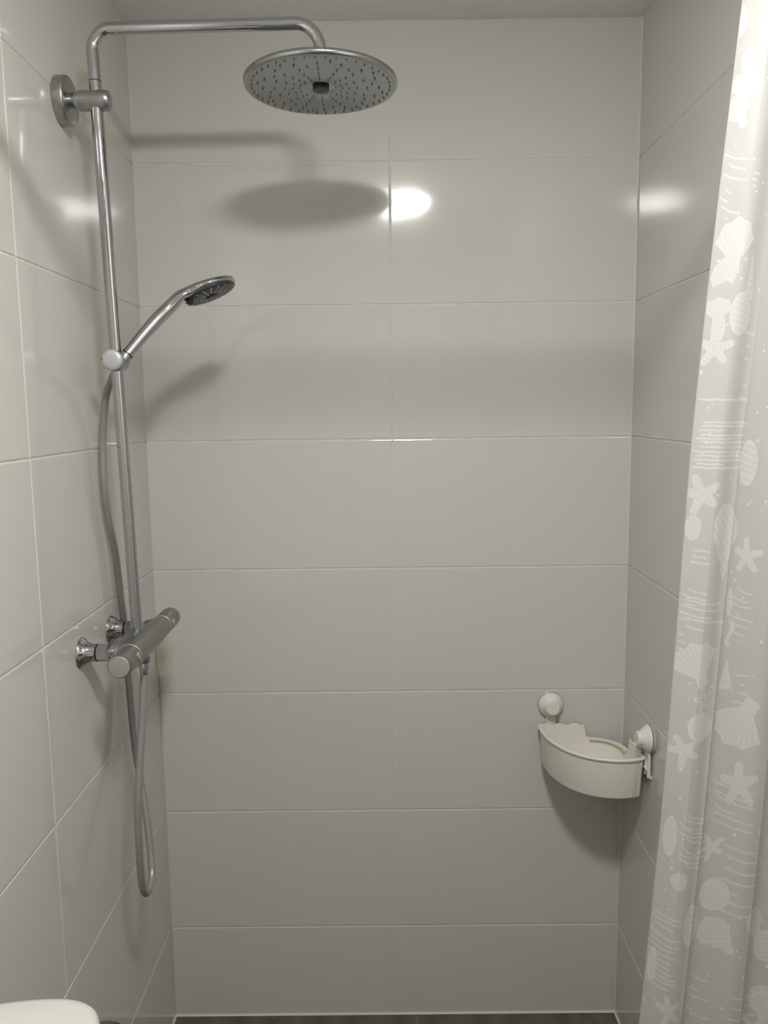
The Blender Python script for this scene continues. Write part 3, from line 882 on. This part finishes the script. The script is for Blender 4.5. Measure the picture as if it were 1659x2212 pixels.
zk_ = [0.0, .643, .943, 1.259, 1.453, 1.688, 1.987, 2.03]
xk_ = [.296, .3362, .3556, .3711, .380, .3967, .420, .423]
zk_ = [HZ + (z - HZ) * 0.951 for z in zk_]
xk_ = [-0.0145 + (x + 0.0145) * 0.951 for x in xk_]
XE = np.interp(Zg, zk_, xk_)
avail = (XR - 0.012) - XE
qq = Q / QW
Xc = XE + avail * (qq ** 1.0)
# physical folds: deeper towards the hem, phase drifting slowly with height
dx = Xc - XE
ph = 2 * math.pi * (dx / (0.074 + 0.016 * (2 - Zg) / 2)) + 0.5 * np.sin(Zg * 1.7)
amp = 0.0050 + 0.0028 * (2 - Zg) / 2
Yc = -0.855 - amp * (np.sin(ph - 0.9) + 0.22 * np.sin(2 * ph + 1.1 + Zg))
# one sharp crease that opens towards the hem, and two faint ones
for c0, c1, hgt, wd in ((0.060, 0.050, 0.0045, 0.006), (0.030, 0.024, 0.0020, 0.004), (0.112, 0.125, 0.0040, 0.007)):
    cx_ = c0 + (c1 - c0) * (1.9 - Zg)
    Yc = Yc - hgt * np.clip((1.75 - Zg) / 0.7, 0, 1) * np.exp(-np.abs(dx - cx_) / wd)
Yc = Yc + 0.003 * np.sin(Zg * 5 + dx * 30)
Yc = Yc + 0.010 * np.exp(-dx / 0.010)
verts = np.stack([Xc, Yc, Zg], -1).reshape(-1, 3)
idx = np.arange(nq * nzv).reshape(nzv, nq)
faces = np.stack([idx[:-1, :-1], idx[1:, :-1], idx[1:, 1:], idx[:-1, 1:]], -1).reshape(-1, 4)
me = bpy.data.meshes.new('curtain_sheet')
me.vertices.add(len(verts)); me.vertices.foreach_set('co', verts.astype(np.float32).ravel())
me.loops.add(faces.size); me.loops.foreach_set('vertex_index', faces.astype(np.int32).ravel())
me.polygons.add(len(faces)); me.polygons.foreach_set('loop_start', np.arange(0, faces.size, 4, dtype=np.int32))
me.polygons.foreach_set('use_smooth', np.ones(len(faces), dtype=bool))
me.update(calc_edges=True)
at = me.attributes.new('print_ink', 'FLOAT', 'POINT')
at.data.foreach_set('value', ink.astype(np.float32).ravel())
curt = empty('shower_curtain', (0, 0, 0), 'white translucent shower curtain printed with seashells and starfish, drawn to the right', 'curtain')
link('curtain_sheet', me, M_CURT, curt)
hem = [(float(Xc[i, 0]), float(Yc[i, 0]), float(zs[i])) for i in range(0, nzv, 24)]
tube('side_hem', hem, 0.0006, M_CURT, curt, seg=8)
for j in np.linspace(8, nq - 9, 7).astype(int):
    x0, y0 = float(Xc[0, j]), float(Yc[0, j])
    rg = [(x0, RY + (y0 - RY) * (0.5 - 0.5 * math.cos(a)) * 0.9 + 0.0185 * math.sin(a), RZ - 0.0105 + 0.0265 * math.cos(a)) for a in np.linspace(0, 2 * math.pi, 25)]
    tube('curtain_ring', rg, 0.0015, M_PLASTIC2, curt, seg=8, cap=False)

# ------------------------------------------------------------------ washbasin corner and soap dish, outside the shower
wb = empty('washbasin', (0, 0, 0), 'white ceramic washbasin corner at the lower left edge', 'washbasin')
half = [(XL + 0.001, -1.040), (-0.53, -1.024), (-0.50, -1.010), (-0.47, -1.0005), (-0.44, -0.9945), (-0.41, -0.9915), (-0.382, -0.9920), (-0.362, -0.9975), (-0.347, -1.0080), (-0.338, -1.0230), (-0.3315, -1.046), (-0.328, -1.085), (-0.327, -1.15)]
mir = [(x, -2.42 - y) for x, y in reversed(half)]
outl = [(p.x, p.y) for p in catmull([(x, y, 0) for x, y in half + mir], 3)]
mxp, myp = -0.45, -1.21
ZW = 0.850
def bl(k, z, inset):
    o = []
    for x, y in outl:
        v = Vector((x - mxp, y - myp)); l = v.length
        v = v * max(0.02, (l * k - inset) / l)
        xx = max(XL + 0.001, mxp + v.x) if abs(x - (XL + 0.001)) > 1e-6 else XL + 0.001
        o.append((xx, myp + v.y, z))
    return o
layers = [bl(0.45, 0.700, 0), bl(0.62, 0.735, 0), bl(0.78, 0.790, 0), bl(0.88, 0.812, 0), bl(1.0, 0.818, 0.006), bl(1.0, 0.824, 0.001), bl(1, 0.836, 0), bl(1, 0.844, 0.002), bl(1, 0.8485, 0.006), bl(1, ZW, 0.012), bl(1, ZW, 0.040), bl(0.75, ZW - 0.004, 0.010), bl(0.7, ZW - 0.02, 0.012), bl(0.6, ZW - 0.07, 0.012), bl(0.35, ZW - 0.10, 0.0)]
V = [p for L_ in layers for p in L_]
n = len(outl)
F = []
for l in range(len(layers) - 1):
    for j in range(n):
        j2 = (j + 1) % n
        F.append((l * n + j, l * n + j2, (l + 1) * n + j2, (l + 1) * n + j))
F.append(tuple(range(n))[::-1]); F.append(tuple((len(layers) - 1) * n + j for j in range(n)))
mesh('basin_bowl', V, F, M_CERAMIC, wb)
tube('waste_pipe', catmull([(-0.45, -1.21, 0.70), (-0.45, -1.21, 0.55), (-0.47, -1.21, 0.50), (-0.51, -1.21, 0.50), (XL + 0.003, -1.21, 0.52)], 6), 0.016, M_CHROME, wb)

sd = empty('soap_dish', (0, 0, 0), 'round chrome soap dish beside the washbasin at the bottom edge', 'soap dish')
dc = (-0.3490, -1.0060, 0.800)
lathe('dish', [(0.002, -0.016), (0.016, -0.0155), (0.026, -0.010), (0.0310, -0.002), (0.0325, 0.0005), (0.0335, 0.0002), (0.0325, -0.004), (0.027, -0.0125), (0.016, -0.0180), (0.002, -0.0185)], dc, (0, 0, 1), M_CHROME, sd, seg=48, cap=False, deg=70)
tube('holder_arm', [(XL, -0.985, 0.789), (-0.45, -0.988, 0.789), (-0.378, -0.995, 0.789)], 0.004, M_CHROME, sd, seg=14)
lathe('arm_flange', [(0.014, 0.0), (0.014, 0.003), (0.006, 0.006)], (XL, -0.985, 0.789), (1, 0, 0), M_CHROME, sd)
